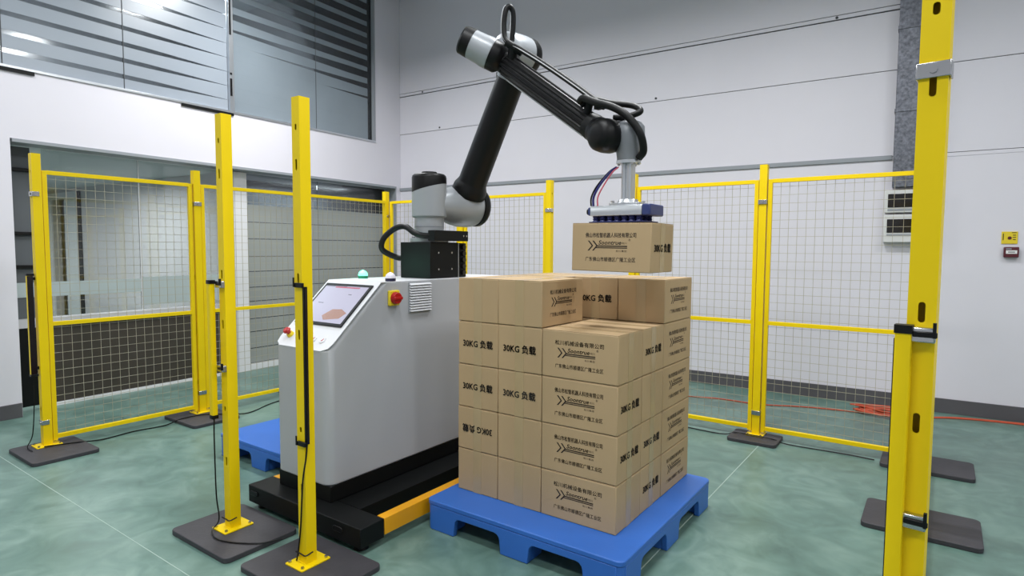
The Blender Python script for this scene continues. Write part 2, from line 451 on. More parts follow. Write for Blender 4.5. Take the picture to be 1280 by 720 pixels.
# right bay: glass with horizontal film over a storeroom with an added fill light
bay = empty('window_3', (0, 0, 0), RA, kind='structure')
for y0, y1 in ((4.10, 5.10), (5.105, OPY1 - 0.025)):
    MB().box(PX - 0.02, PX - 0.008, y0, y1, 0.075, 2.228).build('pane', 'glassdark', bay)
MB().box(PX - 0.02, PX - 0.006, 5.101, 5.104, 0.075, 2.228).build('glass_joint', 'seam', bay)
MB().box(PX - 0.03, PX + 0.02, 4.10, OPY1 - 0.022, 0.0, 0.07).build('floor_rail', 'frame', bay, bevel=0.003)
z = 0.08; k = 0
hs = [0.17, 0.19, 0.15, 0.2, 0.16, 0.18, 0.17, 0.2, 0.19, 0.2]
for h in hs:
    if z + h > 2.02: h = 2.02 - z
    for y0, y1 in ((4.105, 5.098), (5.108, OPY1 - 0.03)):
        MB().box(PX - 0.006, PX - 0.003, y0, y1, z, z + h - 0.009).build('film_strip', 'filmlow', bay)
    z += h
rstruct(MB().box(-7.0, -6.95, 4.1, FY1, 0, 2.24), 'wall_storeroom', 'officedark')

# galvanised duct, breaker boxes, fire point on the back wall
d = empty('steel_duct', room(0.03, FY1, 0), RA, 'galvanised steel trunking running up the white back wall beside the tall near post', 'duct')
MB().box(-0.14, 0.1, -0.102, -0.002, 1.955, CEIL - 0.002).build('trunk', 'galv', d, bevel=0.004)
for z in (2.6, 3.3, 4.0, 4.7):
    MB().box(-0.146, 0.106, -0.108, -0.001, z, z + 0.03).build('flange', 'galv', d, bevel=0.002)
for (z0, z1, lab) in ((1.735, 1.93, 'white breaker box with smoked cover on back wall, upper one under the steel duct'),
                      (1.475, 1.718, 'white breaker box with smoked cover on back wall, lower one under the steel duct')):
    e = empty('breaker_box', room(0.03, FY1, z0), RA, lab, 'breaker box', 'breaker boxes under the duct')
    h = z1 - z0
    MB().box(-0.19, 0.19, -0.09, -0.002, 0, h).build('case', 'boxwhite', e, bevel=0.006)
    zb = 0.045 if h < 0.2 else 0.085
    MB().box(-0.165, 0.165, -0.096, -0.0905, zb, zb + 0.118).build('smoked_cover', 'smoke', e, bevel=0.003)
    MB().box(-0.165, 0.165, -0.093, -0.0905, zb - 0.03, zb - 0.012).build('lower_strip', 'ledge', e)

s = empty('warning_sign', room(0.722, FY1, 1.463), RA, 'small yellow sign with a dark dot above the red alarm button on back wall', 'sign')
MB().box(-0.052, 0.052, -0.008, -0.001, 0, 0.1).build('plate', 'signyellow', s, bevel=0.002)
MB().cyl((0.0, -0.0085, 0.048), (0.0, -0.012, 0.048), 0.013, seg=16).build('dark_dot', 'darkred', s)
b = MB()
for i, (x, z, w) in enumerate(((0.028, 0.088, 0.03), (0.03, 0.068, 0.02), (0.03, 0.05, 0.022), (0.03, 0.032, 0.018))):
    b.box(x - w / 2, x + w / 2, -0.0092, -0.0082, z, z + 0.006)
b.box(-0.044, -0.038, -0.0092, -0.0082, 0.03, 0.085)
b.build('printed_marks', 'ink', s)['kind'] = 'stuff'
a = empty('alarm_button', room(0.735, FY1, 1.352), RA, 'dark red square fire alarm button with white label strip on back wall', 'alarm')
MB().box(-0.048, 0.048, -0.045, -0.001, 0, 0.085).build('case', 'darkred', a, bevel=0.006)
MB().box(-0.036, 0.036, -0.0475, -0.0455, 0.03, 0.058).build('white_label', 'white', a, bevel=0.001)
b = MB(); b.box(-0.022, 0.022, -0.0485, -0.0476, 0.041, 0.047); b.build('printed_marks', 'ink', a)
MB().box(-0.036, 0.0, -0.0465, -0.0455, 0.066, 0.074).build('upper_label', 'ledge', a)

c = empty('wall_spotlight', room(-5.9, FY1, 4.86), RA, 'black spotlight fixed high in the corner above the glazed wall', 'lamp')
MB().cyl((-0.05, -0.16, 0.0), (0.32, -0.22, 0.14), 0.09, seg=20, profile=[(0, 0.06), (0.01, 0.09), (0.3, 0.085), (0.36, 0.05)]).build('housing', 'black', c)
MB().box(0.1, 0.18, -0.14, -0.001, 0.04, 0.1).build('bracket', 'black', c, bevel=0.005)

# ================================================================== FENCE
def slot_wall(mb, w, y0, y1, z0, z1, slots, hw=0.0065):
    """front wall plate in x -w/2..w/2 with stadium slots (zc, half length)"""
    cuts = []
    zs = [z0]
    for zc, hl in slots: zs += [zc - hl - 0.03, zc + hl + 0.03]
    zs.append(z1)
    cur = z0
    for zc, hl in slots:
        a, c = zc - hl - 0.02, zc + hl + 0.02
        if a > cur: mb.box(-w / 2, w / 2, y0, y1, cur, a)
        arc = []
        for k in range(7):
            t = -90 + 180 * k / 6
            arc.append((t, zc - (hl - hw) if k < 3 else zc + (hl - hw)))
        right = [(0, a), (w / 2, a), (w / 2, c), (0, c), (0, zc + hl)]
        pr = []
        for k in range(5):
            t = math.radians(90 - 90 * k / 4); pr.append((hw * math.cos(t), zc + hl - hw + hw * math.sin(t)))
        for k in range(5):
            t = math.radians(-90 * k / 4); pr.append((hw * math.cos(t), zc - hl + hw + hw * math.sin(t)))
        R = [(0, a), (w / 2, a), (w / 2, c), (0, c)] + pr
        L = [(-x, zz) for x, zz in R]
        mb.prism(R, 'y', y0, y1); mb.prism(L, 'y', y0, y1)
        cur = c
    if cur < z1: mb.box(-w / 2, w / 2, y0, y1, cur, z1)

PW = 0.052
def post_body(z0=0.03, z1=2.02, slots=()):
    """hollow square tube, slots in the -y wall"""
    m = MB(); t = 0.003; h = PW / 2
    m.box(-h, -h + t, -h, h, z0, z1); m.box(h - t, h, -h, h, z0, z1)
    m.box(-h + t, h - t, h - t, h, z0, z1)
    slot_wall(m, PW - 2 * t, -h, -h + t, z0, z1, slots)
    m.box(-h + t, h - t, -h + t, h - t, z1 - 0.004, z1 - 0.0005)
    return m
SLOTS = [(0.28, 0.02), (0.70, 0.02), (1.15, 0.02), (1.74, 0.022), (1.90, 0.011)]

def foot_parts(root, rot=0):
    MB().prism(rrect(0.12, 0.15, 0.006), 'z', 0.0255, 0.0315).build('foot_plate', 'yellow', root, bevel=0.001)
    for sx in (-1, 1):
        for sy in (-1, 1):
            MB().cyl((sx * 0.045, sy * 0.06, 0.0316), (sx * 0.045, sy * 0.06, 0.04), 0.0075, seg=6).build('bolt', 'steel', root)

def mat_part(root, cx=0, cy=0, w=0.5, d=0.38):
    MB().prism(rrect(w, d, 0.03), 'z', 0.0005, 0.025).build('base_mat', 'rubber', root, loc=(cx, cy, 0), bevel=0.003)

def clip(root, z, face, m='steel'):
    """flat clamp strap around the post at height z"""
    b = MB(); h = PW / 2
    b.box(-h - 0.004, h + 0.004, -h - 0.006, -h - 0.001, z - 0.016, z + 0.016)
    b.box(h + 0.001, h + 0.005, -h - 0.005, h * 0.4, z - 0.016, z + 0.016)
    b.box(-h - 0.005, -h - 0.001, -h - 0.005, h * 0.4, z - 0.016, z + 0.016)
    o = b.build('clip', m, root, rotz=face, bevel=0.0015)
    MB().cyl((0.0, -h - 0.0062, z), (0.0, -h - 0.011, z), 0.008, seg=8).build('clip_bolt', m, o)
    return o

def fence_post(x, y, label, slot_rot=0.0, mat_off=(0, 0), mat=True, matd=(0.5, 0.38), clip_rot=0.0, group=None):
    r = empty('fence_post', (x, y, 0), 0, label, 'post', group)
    post_body(slots=SLOTS).build('post', 'yellow', r, rotz=slot_rot)
    foot_parts(r)
    if mat: mat_part(r, mat_off[0], mat_off[1], *matd)
    clip(r, 1.75, clip_rot); clip(r, 0.19, clip_rot)
    return r

def fence_panel(p0, p1, label):
    """welded mesh panel between two points, 1 m class, rails at 0.06 / 0.86 / 1.90"""
    p0, p1 = Vector((*p0, 0)), Vector((*p1, 0))
    L = (p1 - p0).length; ang = math.atan2(p1.y - p0.y, p1.x - p0.x)
    r = empty('mesh_fence', p0, ang, label, 'fence', 'wire mesh fence panels around the cell')
    s = 0.014
    for z in (0.075, 0.865, 1.90):
        MB().box(0.028, L - 0.028, -s, s, z - s, z + s).build('rail', 'yellow', r, bevel=0.001)
    for x in (0.014, L - 0.014):
        MB().box(x - s, x + s, -s, s, 0.05, 1.912).build('stile', 'yellow', r, bevel=0.001)
    w = MB(); q = 0.0011
    n = int((L - 0.05) / 0.06)
    for i in range(1, n + 1):
        x = 0.024 + (L - 0.048) * i / (n + 1)
        w.box(x - q, x + q, s - 0.004, s - 0.001, 0.076, 1.90)
    z = 0.118
    while z < 1.89:
        w.box(0.012, L - 0.012, s - 0.0075, s - 0.0042, z - q, z + q)
        z += 0.06
    o = w.build('wire_mesh', 'wire', r, flat=True); o['kind'] = 'stuff'
    return r

# left run (along y at x = -5)
fence_post(-5.0, 1.475, 'yellow fence post at left end of the fence with a light curtain clamped in front', 0, (0.13, 0.0), matd=(0.48, 0.38), clip_rot=0)
fence_post(-5.0, 2.548, 'yellow fence post in left fence, directly behind the long cable of the light curtain post', 0, (0.12, -0.06), clip_rot=math.pi / 2)
fence_post(-5.0, 3.57, 'yellow fence post of the left fence standing behind the grey machine cabinet', 0, (0.05, 0), clip_rot=math.pi / 2)
fence_post(-5.045, 4.66, 'yellow corner fence post where left and back fences meet', 0, (0.05, -0.05), clip_rot=math.pi / 2)
fence_panel((-5.0, 1.508), (-5.0, 2.512), 'yellow framed wire mesh panel at far left, in front of the brown office sill')
fence_panel((-5.0, 2.583), (-5.0, 3.537), 'yellow framed wire mesh panel of left fence between the two tall light curtain posts')
fence_panel((-5.0, 3.603), (-5.0, 4.62), 'yellow framed wire mesh panel of left fence nearest the far corner')
# back run (along x at y = 4.69)
fence_post(-3.97, 4.69, 'yellow fence post of back fence behind the robot shoulder', math.pi / 2, (0, -0.05), clip_rot=0)
fence_post(-2.93, 4.69, 'yellow fence post at left side of the gap in the back fence', math.pi / 2, (0, -0.05), clip_rot=0)
fence_post(-2.11, 4.69, 'yellow fence post behind the suction gripper at right side of the fence gap', math.pi / 2 * 0, (0, -0.05), clip_rot=0)
fence_post(-1.09, 4.69, 'yellow fence post of back fence standing clear right of the carton stack', math.pi / 2, (0.01, -0.07), matd=(0.34, 0.28), clip_rot=0)
fence_post(-0.10, 4.66, 'yellow corner fence post behind the tall near post, farther of the two mats there', 0, (0.065, 0.04), matd=(0.5, 0.36), clip_rot=-math.pi / 2)
fence_panel((-5.0, 4.69), (-4.003, 4.69), 'yellow framed wire mesh panel of back fence left of the robot base')
fence_panel((-3.937, 4.69), (-2.963, 4.69), 'yellow framed wire mesh panel of back fence right of the robot base')
fence_panel((-2.077, 4.69), (-1.123, 4.69), 'yellow framed wire mesh panel of back fence behind the held carton')
fence_panel((-1.057, 4.69), (-0.14, 4.69), 'yellow framed wire mesh panel of back fence in front of the orange cable coil')
# right run (along y)
fence_post(-0.10, 3.63, 'yellow fence post behind the tall near post, nearer of the two mats showing there', 0, (0.06, 0.03), matd=(0.5, 0.38), clip_rot=-math.pi / 2)
fence_panel((-0.026, 3.66), (-0.026, 4.62), 'yellow framed wire mesh panel of right fence seen edge-on, far one by the corner')
fence_panel((-0.026, 2.66), (-0.026, 3.6), 'yellow framed wire mesh panel of right fence seen edge-on, near one')

# ---- light curtain units
def curtain(root, x, y, z0, z1, mount, sy=1):
    """slim yellow sensor bar; lens faces +x or -x; (x, y) is its centre beside the post"""
    w, dp = 0.030, 0.026
    u = MB().prism(rrect(w, dp, 0.003, 2), 'z', z0, z1).build('light_curtain', 'yellow', root, loc=(x, y, 0))
    s = 1 if mount == '+x' else -1
    MB().box(s * (w / 2 + 0.0003) if s > 0 else -w / 2 - 0.002, w / 2 + 0.002 if s > 0 else -(w / 2 + 0.0003), -0.009, 0.009, z0 + 0.012, z1 - 0.012).build('lens_window', 'lens', u)
    MB().prism(rrect(w + 0.004, dp + 0.004, 0.003, 2), 'z', z1, z1 + 0.018).build('end_cap', 'black', u)
    MB().prism(rrect(w + 0.004, dp + 0.004, 0.003, 2), 'z', z0 - 0.018, z0).build('end_cap', 'black', u)
    return u

def curtain_post(x, y, label, lens, unit, rotz=0.0):
    r = empty('light_curtain_post', (x, y, 0), rotz, label, 'post', 'tall posts carrying light curtains')
    post_body(0.03, 2.025, [(0.36, 0.022), (0.62, 0.012), (1.03, 0.022), (1.27, 0.022), (1.745, 0.024), (1.90, 0.013)]).build('post', 'yellow', r)
    foot_parts(r); mat_part(r, 0.03, -0.01, 0.5, 0.375)
    h = PW / 2
    if lens == 'front':      # unit clamped in front of the post, lens to +x
        u = MB().box(h + 0.0005, h + 0.012, -h + 0.001, -h + 0.017, 0.56, 1.235).build('light_curtain', 'black', r)
        MB().box(h + 0.0122, h + 0.0142, -h + 0.003, -h + 0.015, 0.565, 1.23).build('lens_window', 'lens', u)
        for z in (1.24, 0.56):
            MB().box(-0.012, h + 0.016, -h - 0.012, -h - 0.001, z - 0.008, z + 0.012).build('bracket', 'black', r, bevel=0.002)
            MB().box(-0.016, -0.008, -h - 0.016, -h - 0.0125, z - 0.006, z + 0.034).build('bracket_bolt', 'blackmetal', r)
    else:                    # unit beside the post on the -x side
        curtain(r, unit[0], unit[1], unit[2], 1.225, '-x')
        for z in (1.225, 0.82):
            o = MB().box(-h - 0.002, h + 0.002, -h - 0.02, -h - 0.001, z - 0.018, z + 0.014).build('bracket', 'steel', r, bevel=0.003)
            MB().box(-0.012, h + 0.006, -h - 0.026, -h - 0.0205, z - 0.006, z + 0.006).build('black_screw', 'black', o, bevel=0.002)
            MB().box(h - 0.002, h + 0.004, -h - 0.03, -h - 0.02, z - 0.006, z + 0.026).build('screw_head', 'black', o)
    return r

p1 = curtain_post(-2.80, 1.565, 'tall yellow post with sensor bar on its left, in front of the far blue pallet', 'side', (-0.043, -0.058, 0.59))
p2 = curtain_post(-2.215, 1.575, 'tall yellow post with black sensor strip on its face, in front of the grey cabinet', 'front', None)
p3 = curtain_post(-0.031, 1.575, 'very tall yellow post in right foreground, nearest to the viewer', 'side', (-0.028, -0.043, 0.55), math.radians(-5))
clip(p3, 1.775, 0)
# cables that hang from the sensor bars
def cable(root, pts, r=0.0035, name='cable', m='black'):
    return MB().tube(pts, r, seg=6, smooth=6).build(name, m, root)
cable(p1, [(-0.043, -0.058, 0.571), (-0.043, -0.06, 0.48), (-0.042, -0.058, 0.2), (-0.038, -0.05, 0.07), (-0.01, -0.1, 0.036), (0.1, -0.12, 0.03), (0.26, -0.04, 0.03), (0.32, 0.06, 0.03)])
cable(p2, [(0.032, -0.018, 0.558), (0.031, -0.024, 0.5), (0.02, -0.034, 0.4), (0.0, -0.034, 0.2), (-0.02, -0.034, 0.08), (-0.034, -0.034, 0.034)])
MB().tube([(-0.035, -0.036, 0.075), (0.0, -0.0345, 0.073), (0.034, -0.036, 0.075), (0.036, 0.0, 0.08)], 0.003, 6, 4).build('cable_tie', 'black', p2)
MB().tube([(-0.035, -0.036, 0.075), (0.0, -0.0345, 0.073), (0.034, -0.036, 0.075), (0.036, 0.0, 0.08)], 0.003, 6, 4).build('cable_tie', 'black', p1)
cable(p3, [(-0.028, -0.043, 0.531), (-0.028, -0.045, 0.3), (-0.043, -0.065, 0.06), (-0.03, -0.09, 0.034)])
# left fence end post carries a sensor bar too
lu = empty('light_curtain', (-5.0, 1.475, 0), 0, 'slim sensor bar with dark lens strip clamped to the leftmost fence post', 'sensor')
h = PW / 2
MB().prism(rrect(0.026, 0.034, 0.003, 2), 'z', 0.53, 1.20).build('sensor_bar', 'yellow', lu, loc=(-0.01, -h - 0.03, 0))
MB().box(0.0035, 0.0055, -h - 0.0465, -h - 0.0135, 0.53, 1.198).build('lens_window', 'lens', lu)
for z in (1.20, 0.515): MB().box(-0.026, 0.012, -h - 0.05, -h - 0.007, z, z + 0.015).build('end_cap', 'black', lu, bevel=0.002)
for z in (1.17, 0.56): MB().box(-0.018, 0.006, -h - 0.0125, -h - 0.001, z, z + 0.02).build('bracket', 'black', lu)
cable(lu, [(-0.01, -h - 0.03, 0.512), (-0.012, -h - 0.032, 0.35), (-0.01, -h - 0.05, 0.12), (0.0, -h - 0.085, 0.04), (0.09, -h - 0.085, 0.03)])
# cables lying along the fences
fc = MB().tube([(-4.94, 1.44, 0.0345), (-4.88, 1.6, 0.0325), (-4.9, 1.78, 0.006), (-4.93, 2.0, 0.006), (-4.9, 2.2, 0.006), (-4.9, 2.34, 0.03), (-4.86, 2.5, 0.0345), (-4.75, 2.62, 0.03), (-4.72, 2.8, 0.006), (-4.85, 3.1, 0.006), (-4.9, 3.4, 0.006)], 0.0045, 6, 5).build('floor_cable', 'black')
tag(fc, 'thin black cable lying on the floor along the left fence', 'cable')
fc = MB().tube([(-2.0, 4.6, 0.006), (-1.7, 4.62, 0.006), (-1.33, 4.6, 0.006), (-1.22, 4.62, 0.03), (-1.14, 4.605, 0.036), (-1.02, 4.605, 0.036), (-0.95, 4.61, 0.03), (-0.85, 4.63, 0.006), (-0.5, 4.645, 0.006), (-0.32, 4.63, 0.006)], 0.0045, 6, 5).build('floor_cable', 'black')
tag(fc, 'thin black cable lying on the floor along the back fence', 'cable')
# orange extension cable and coil
b = MB()
pts = []
for k in range(0, 96):
    a = k / 14 * 2 * math.pi
    R = 0.5 + 0.06 * math.sin(k * 0.37)
    pts.append((-0.33 + 0.33 * R * 1.45 * math.cos(a) + 0.02 * math.sin(k * 1.3), 5.97 + 0.15 * R * 1.5 * math.sin(a) + 0.015 * math.cos(k * 1.7), 0.006 + 0.0005 * k + 0.008 * (1 + math.sin(k * 0.9))))
b.tube([(-3.6, 5.35, 0.006), (-2.6, 5.47, 0.006), (-1.9, 5.62, 0.006), (-1.65, 5.69, 0.006), (-1.3, 5.7, 0.006), (-1.0, 5.83, 0.006), (-0.75, 5.9, 0.006)] + pts, 0.006, 6, 4)
b.tube([(-0.12, 5.95, 0.008), (0.0, 6.13, 0.006), (0.168, 6.236, 0.006), (0.4, 6.30, 0.006), (0.62, 6.335, 0.006), (0.95, 6.34, 0.006), (1.4, 6.30, 0.006)], 0.007, 6, 4)
b.tube([(-0.16, 5.93, 0.008), (0.0, 6.12, 0.006), (0.20, 6.226, 0.006), (0.45, 6.285, 0.006), (0.75, 6.31, 0.006), (1.4, 6.28, 0.006)], 0.006, 6, 4)
tag(b.build('cable_coil', 'cable_red'), 'orange red cable coiled on the floor behind the back fence and trailing right', 'cable')

# ================================================================== PALLETS
def pallet(x0, x1, y0, y1, label):
    r = empty('plastic_pallet', ((x0 + x1) / 2, (y0 + y1) / 2, 0), 0, label, 'pallet', 'blue plastic pallets')
    W, D = x1 - x0, y1 - y0
    MB().prism(rrect(W, D, 0.035, 5), 'z', 0.125, 0.15).build('deck', 'pallet', r, bevel=0.005)
    # side plates: three legs with rounded openings between them
    fw = 0.15; R0 = 0.03
    def side(L):
        P = [(-L / 2, 0.001), (-L / 2 + fw, 0.001)]
        for a0, a1 in ((-L / 2 + fw, -fw / 2), (fw / 2, L / 2 - fw)):
            P += [(a0 + 0.006 + R0 - R0 * math.cos(math.radians(t)), 0.092 - R0 + R0 * math.sin(math.radians(t))) for t in (0, 30, 60, 90)]
            P += [(a1 - 0.006 - R0 + R0 * math.sin(math.radians(t)), 0.092 - R0 + R0 * math.cos(math.radians(t))) for t in (0, 30, 60, 90)]
            P += [(a1, 0.001), (a1 + fw, 0.001)]
        return P + [(L / 2, 0.1248), (-L / 2, 0.1248)]
    t = 0.028
    MB().prism(side(W - 0.06), 'y', -D / 2 + 0.001, -D / 2 + t).build('side_plate', 'pallet', r, bevel=0.003)
    MB().prism(side(W - 0.06), 'y', D / 2 - t, D / 2 - 0.001).build('side_plate', 'pallet', r, bevel=0.003)
    MB().prism(side(D - 0.06), 'x', -W / 2 + 0.001, -W / 2 + t).build('side_plate', 'pallet', r, bevel=0.003)
    MB().prism(side(D - 0.06), 'x', W / 2 - t, W / 2 - 0.001).build('side_plate', 'pallet', r, bevel=0.003)
    for cx in (-W / 2 + 0.0765, 0, W / 2 - 0.0765):
        for cy in (-D / 2 + 0.0765, 0, D / 2 - 0.0765):
            MB().prism(rrect(0.146, 0.146, 0.034, 5, cx, cy), 'z', 0.001, 0.1247).build('foot', 'pallet', r, bevel=0.002)
    for k in range(1, 8):
        x = -W / 2 + W * k / 8
        MB().box(x - 0.006, x + 0.006, -D / 2 + t, D / 2 - t, 0.1, 0.1248).build('rib', 'pallet', r)
    return r
pallet(-2.062, -0.988, 2.158, 3.27, 'blue plastic pallet under the stack of cartons')
pallet(-3.925, -3.005, 2.11, 3.2, 'empty blue plastic pallet on the floor behind the grey cabinet')

# ================================================================== CARTONS
BL, BW_, BH = 0.388, 0.2535, 0.2185
LINE_A = '松川机械设备有限公司'
LINE_B = '佛山市松智机器人科技有限公司'
LINE_C = '广东佛山市顺德区广隆工业区'
def logo_print(line):
    p = Print()
    p.add(text_mesh(line, 0.0235, 0.0003, width=0.248), 0, 0.163)
    for dx in (0.0, 0.023):
        p.poly([(-0.112 + dx, 0.138), (-0.104 + dx, 0.138), (-0.084 + dx, 0.1155), (-0.092 + dx, 0.1155)])
        p.poly([(-0.092 + dx, 0.1155), (-0.084 + dx, 0.1155), (-0.104 + dx, 0.093), (-0.112 + dx, 0.093)])
    p.add(text_mesh('Soontrue', 0.027, 0.0005, shear=0.25, width=0.112), -0.002, 0.130)
    p.add(text_mesh('松川', 0.011, 0.0, width=0.022), 0.069, 0.128)
    p.add(text_mesh('®', 0.014), 0.093, 0.142)
    p.poly([(-0.066, 0.1165), (0.083, 0.1165), (0.083, 0.1115), (-0.066, 0.1115)])
    p.poly([(-0.068, 0.1085), (0.083, 0.1085), (0.083, 0.1045), (-0.072, 0.1045)])
    p.add(text_mesh('松川集团', 0.0095, 0.0, spacing=1.25, width=0.05), 0.055, 0.093)
    p.add(text_mesh(LINE_C, 0.0215, 0.0002, width=0.246), 0, 0.055)
    return p
PR = {'A': logo_print(LINE_A).mesh('printed_logo', 'ink', '-y', BW_ / 2 + 0.0006),
      'B': logo_print(LINE_B).mesh('printed_logo', 'ink', '-y', BW_ / 2 + 0.0006)}
def load_print(face, flip=False):
    p = Print(); p.add(text_mesh('30KG 负载', 0.043, 0.0012, width=0.188), 0, 0)
    return p.mesh('printed_weight', 'inkblack', face, BL / 2 + 0.0016, flip)
LP = {'-x': load_print('-x'), '+x': load_print('+x'), '-xf': load_print('-x', True)}

def carton_parts():
    b = MB().box(-BL / 2, BL / 2, -BW_ / 2, BW_ / 2, 0, BH - 0.0025)
    body = b.build('body', 'card', None, bevel=0.004, seg=3)
    f1 = MB().box(-BL / 2 + 0.001, BL / 2 - 0.001, -BW_ / 2 + 0.001, -0.0012, BH - 0.0024, BH - 0.0004).build('flap', 'card', body)
    f2 = MB().box(-BL / 2 + 0.001, BL / 2 - 0.001, 0.0012, BW_ / 2 - 0.001, BH - 0.0024, BH - 0.0004).build('flap', 'card', body)
    tw = 0.026
    t = MB()
    t.box(-BL / 2 - 0.0008, BL / 2 + 0.0008, -tw, tw, BH - 0.0004, BH + 0.0002)
    for s in (-1, 1):
        x0, x1 = sorted((s * (BL / 2 + 0.0001), s * (BL / 2 + 0.0009)))
        t.box(x0, x1, -tw, tw, 0.001, BH - 0.0001)
    tp = t.build('tape', 'tape', body)
    return body, [f1, f2, tp]
BODY, SUB = carton_parts()
PROTO = [BODY] + SUB
first = [True]
def carton(x, y, z, rot, logo=None, end=None, label='', jitter=True, group='printed cartons stacked on the pallet', tilt=(0, 0)):
    jr = random.uniform(-0.003, 0.003) if jitter else 0
    r = empty('cardboard_box', (x + (random.uniform(-.001, .001) if jitter else 0), y + (random.uniform(-.001, .001) if jitter else 0), z), rot + jr, label, 'box', group)
    r.rotation_euler.x, r.rotation_euler.y = tilt
    for i, o in enumerate(PROTO):
        c = o if first[0] else o.copy()
        if not first[0]: COL.objects.link(c)
        c.parent = r
    first[0] = False
    if logo:
        o = bpy.data.objects.new('printed_logo', PR[logo]); COL.objects.link(o); o.parent = r
    if end:
        o = bpy.data.objects.new('printed_weight', LP[end]); COL.objects.link(o); o.parent = r
        o.location.z = BH * 0.5
    return r
SX, SY, P1, P2 = -2.018, 2.352, 0.2565, 0.392
Q90 = math.pi / 2
POS = {1: (SX + P1 / 2, SY + P2 / 2, Q90), 2: (SX + P1 * 1.5, SY + P2 / 2, Q90),
       3: (SX + 2 * P1 + P2 / 2, SY + P1 / 2, 0), 4: (SX + 2 * P1 + P2 / 2, SY + P1 * 1.5, 0),
       5: (SX + P1 * 1 + P2 + P1 / 2, SY + 2 * P1 + P2 / 2, Q90), 6: (SX + P2 + P1 / 2, SY + 2 * P1 + P2 / 2, Q90),
       7: (SX + P2 / 2, SY + P2 + P1 * 1.5, 0), 8: (SX + P2 / 2, SY + P2 + P1 / 2, 0)}
ordn = ['bottom', 'second', 'third', 'fourth', 'top']
look = {  # (layer, slot): (logo, end, words)
 (0, 1): (None, None, 'blank brown carton at left corner of the bottom layer on the blue pallet'),
 (0, 2): (None, None, 'blank taped brown carton in the middle of the bottom layer front'),
 (0, 3): ('A', None, 'carton with arrow logo at near corner of the bottom layer, its right end blank'),
 (0, 4): (None, '+x', 'carton in bottom layer on the right side showing only the 30KG end'),
 (0, 5): ('A', None, 'carton with arrow logo at far right corner of the bottom layer'),
 (1, 1): (None, '-xf', 'carton with 30KG printed upside down, left corner of the second layer'),
 (1, 2): (None, None, 'blank brown carton right beside the upside down 30KG carton'),
 (1, 3): ('B', '+x', 'carton with arrow logo at near corner of the second layer'),
 (1, 4): (None, '+x', 'carton on the right side of the second layer, farther of its two 30KG ends'),
 (1, 5): ('B', None, 'carton with arrow logo at far right corner of the second layer'),
 (2, 1): (None, '-x', 'carton with 30KG end at left corner of the third layer'),
 (2, 2): (None, '-x', 'carton with 30KG end in the middle of the third layer front'),
 (2, 3): ('B', '+x', 'carton with arrow logo and 30KG right end, near corner of third layer'),
 (2, 4): (None, None, 'carton with blank end on the right side of the third layer'),
 (2, 5): ('B', None, 'carton with arrow logo at far right corner of the third layer'),
 (3, 1): (None, '-x', 'carton with 30KG end at left corner of the fourth layer'),
 (3, 2): (None, '-x', 'carton with 30KG end in the middle of the fourth layer front'),
 (3, 3): ('A', None, 'carton whose taped top is in view at near corner of the fourth layer'),
 (3, 4): (None, '+x', 'carton with 30KG on its taped right end, right side of fourth layer'),
 (3, 5): ('B', None, 'carton with arrow logo under the shaded top right carton'),
 (4, 1): (None, None, 'blank carton at left end of the top layer'),
 (4, 2): ('A', None, 'top layer carton with blank front and arrow logo on its right side'),
 (4, 5): ('B', None, 'top layer carton at far right, blank shaded front under the held carton'),
 (4, 6): (None, '-x', 'shaded top layer carton showing 30KG at the inner corner'),
 (4, 7): (None, None, 'top layer carton at the back left, only its top edge showing, rearmost'),
 (4, 8): (None, None, 'top layer carton behind the two blank ones, only its top showing')}
for L in range(5):
    for s in range(1, 9):
        if L == 4 and s in (3, 4): continue
        lk = look.get((L, s))
        x, y, rot = POS[s]
        if lk: carton(x, y, 0.1505 + L * 0.2205, rot, lk[0], lk[1], lk[2])
        else: carton(x, y, 0.1505 + L * 0.2205, rot, None, None, 'brown carton inside the stack, hidden behind the printed ones', group='hidden cartons of the stack')
carton(-1.215, 2.579, 1.300, 0, 'B', '+x', 'brown carton with arrow logo hanging from the suction gripper above the stack', jitter=False, group='carton held by the robot', tilt=(0, math.radians(0.7)))

# ================================================================== MACHINE CABINET
cab = empty('machine_cabinet', (-2.65, 1.855, 0), 0, 'light grey machine cabinet with slanted touch screen panel on a black base', 'machine')
CW, CY1 = 0.44, 1.46           # width, depth ; local y 0 = front
prof = [(0.0, 0.215), (0.0, 0.888), (0.355, 1.214), (CY1, 1.214), (CY1, 0.215)]
# body: side profile lofted across with rounded vertical front edges
def cab_ring(z, inset=0.0):
    yf = 0.0 if z <= 0.888 else (z - 0.888) / (1.214 - 0.888) * 0.355
    r = 0.05
    P = []
    w = CW / 2 - inset
    for k in range(7):
        a = math.radians(90 * k / 6)
        P.append((-w + r - r * math.cos(a), yf + r - r * math.sin(a) + inset, z))
    for k in range(7):
        a = math.radians(90 - 90 * k / 6)
        P.append((w - r + r * math.cos(a), yf + r - r * math.sin(a) + inset, z))
    P += [(w, CY1 - inset, z), (-w, CY1 - inset, z)]
    return P
b = MB()
b.loft([cab_ring(0.212, 0.006), cab_ring(0.218), cab_ring(0.5), cab_ring(0.888), cab_ring(1.214)])
body = b.build('body', 'cab', cab, bevel=0.003, angle=25)
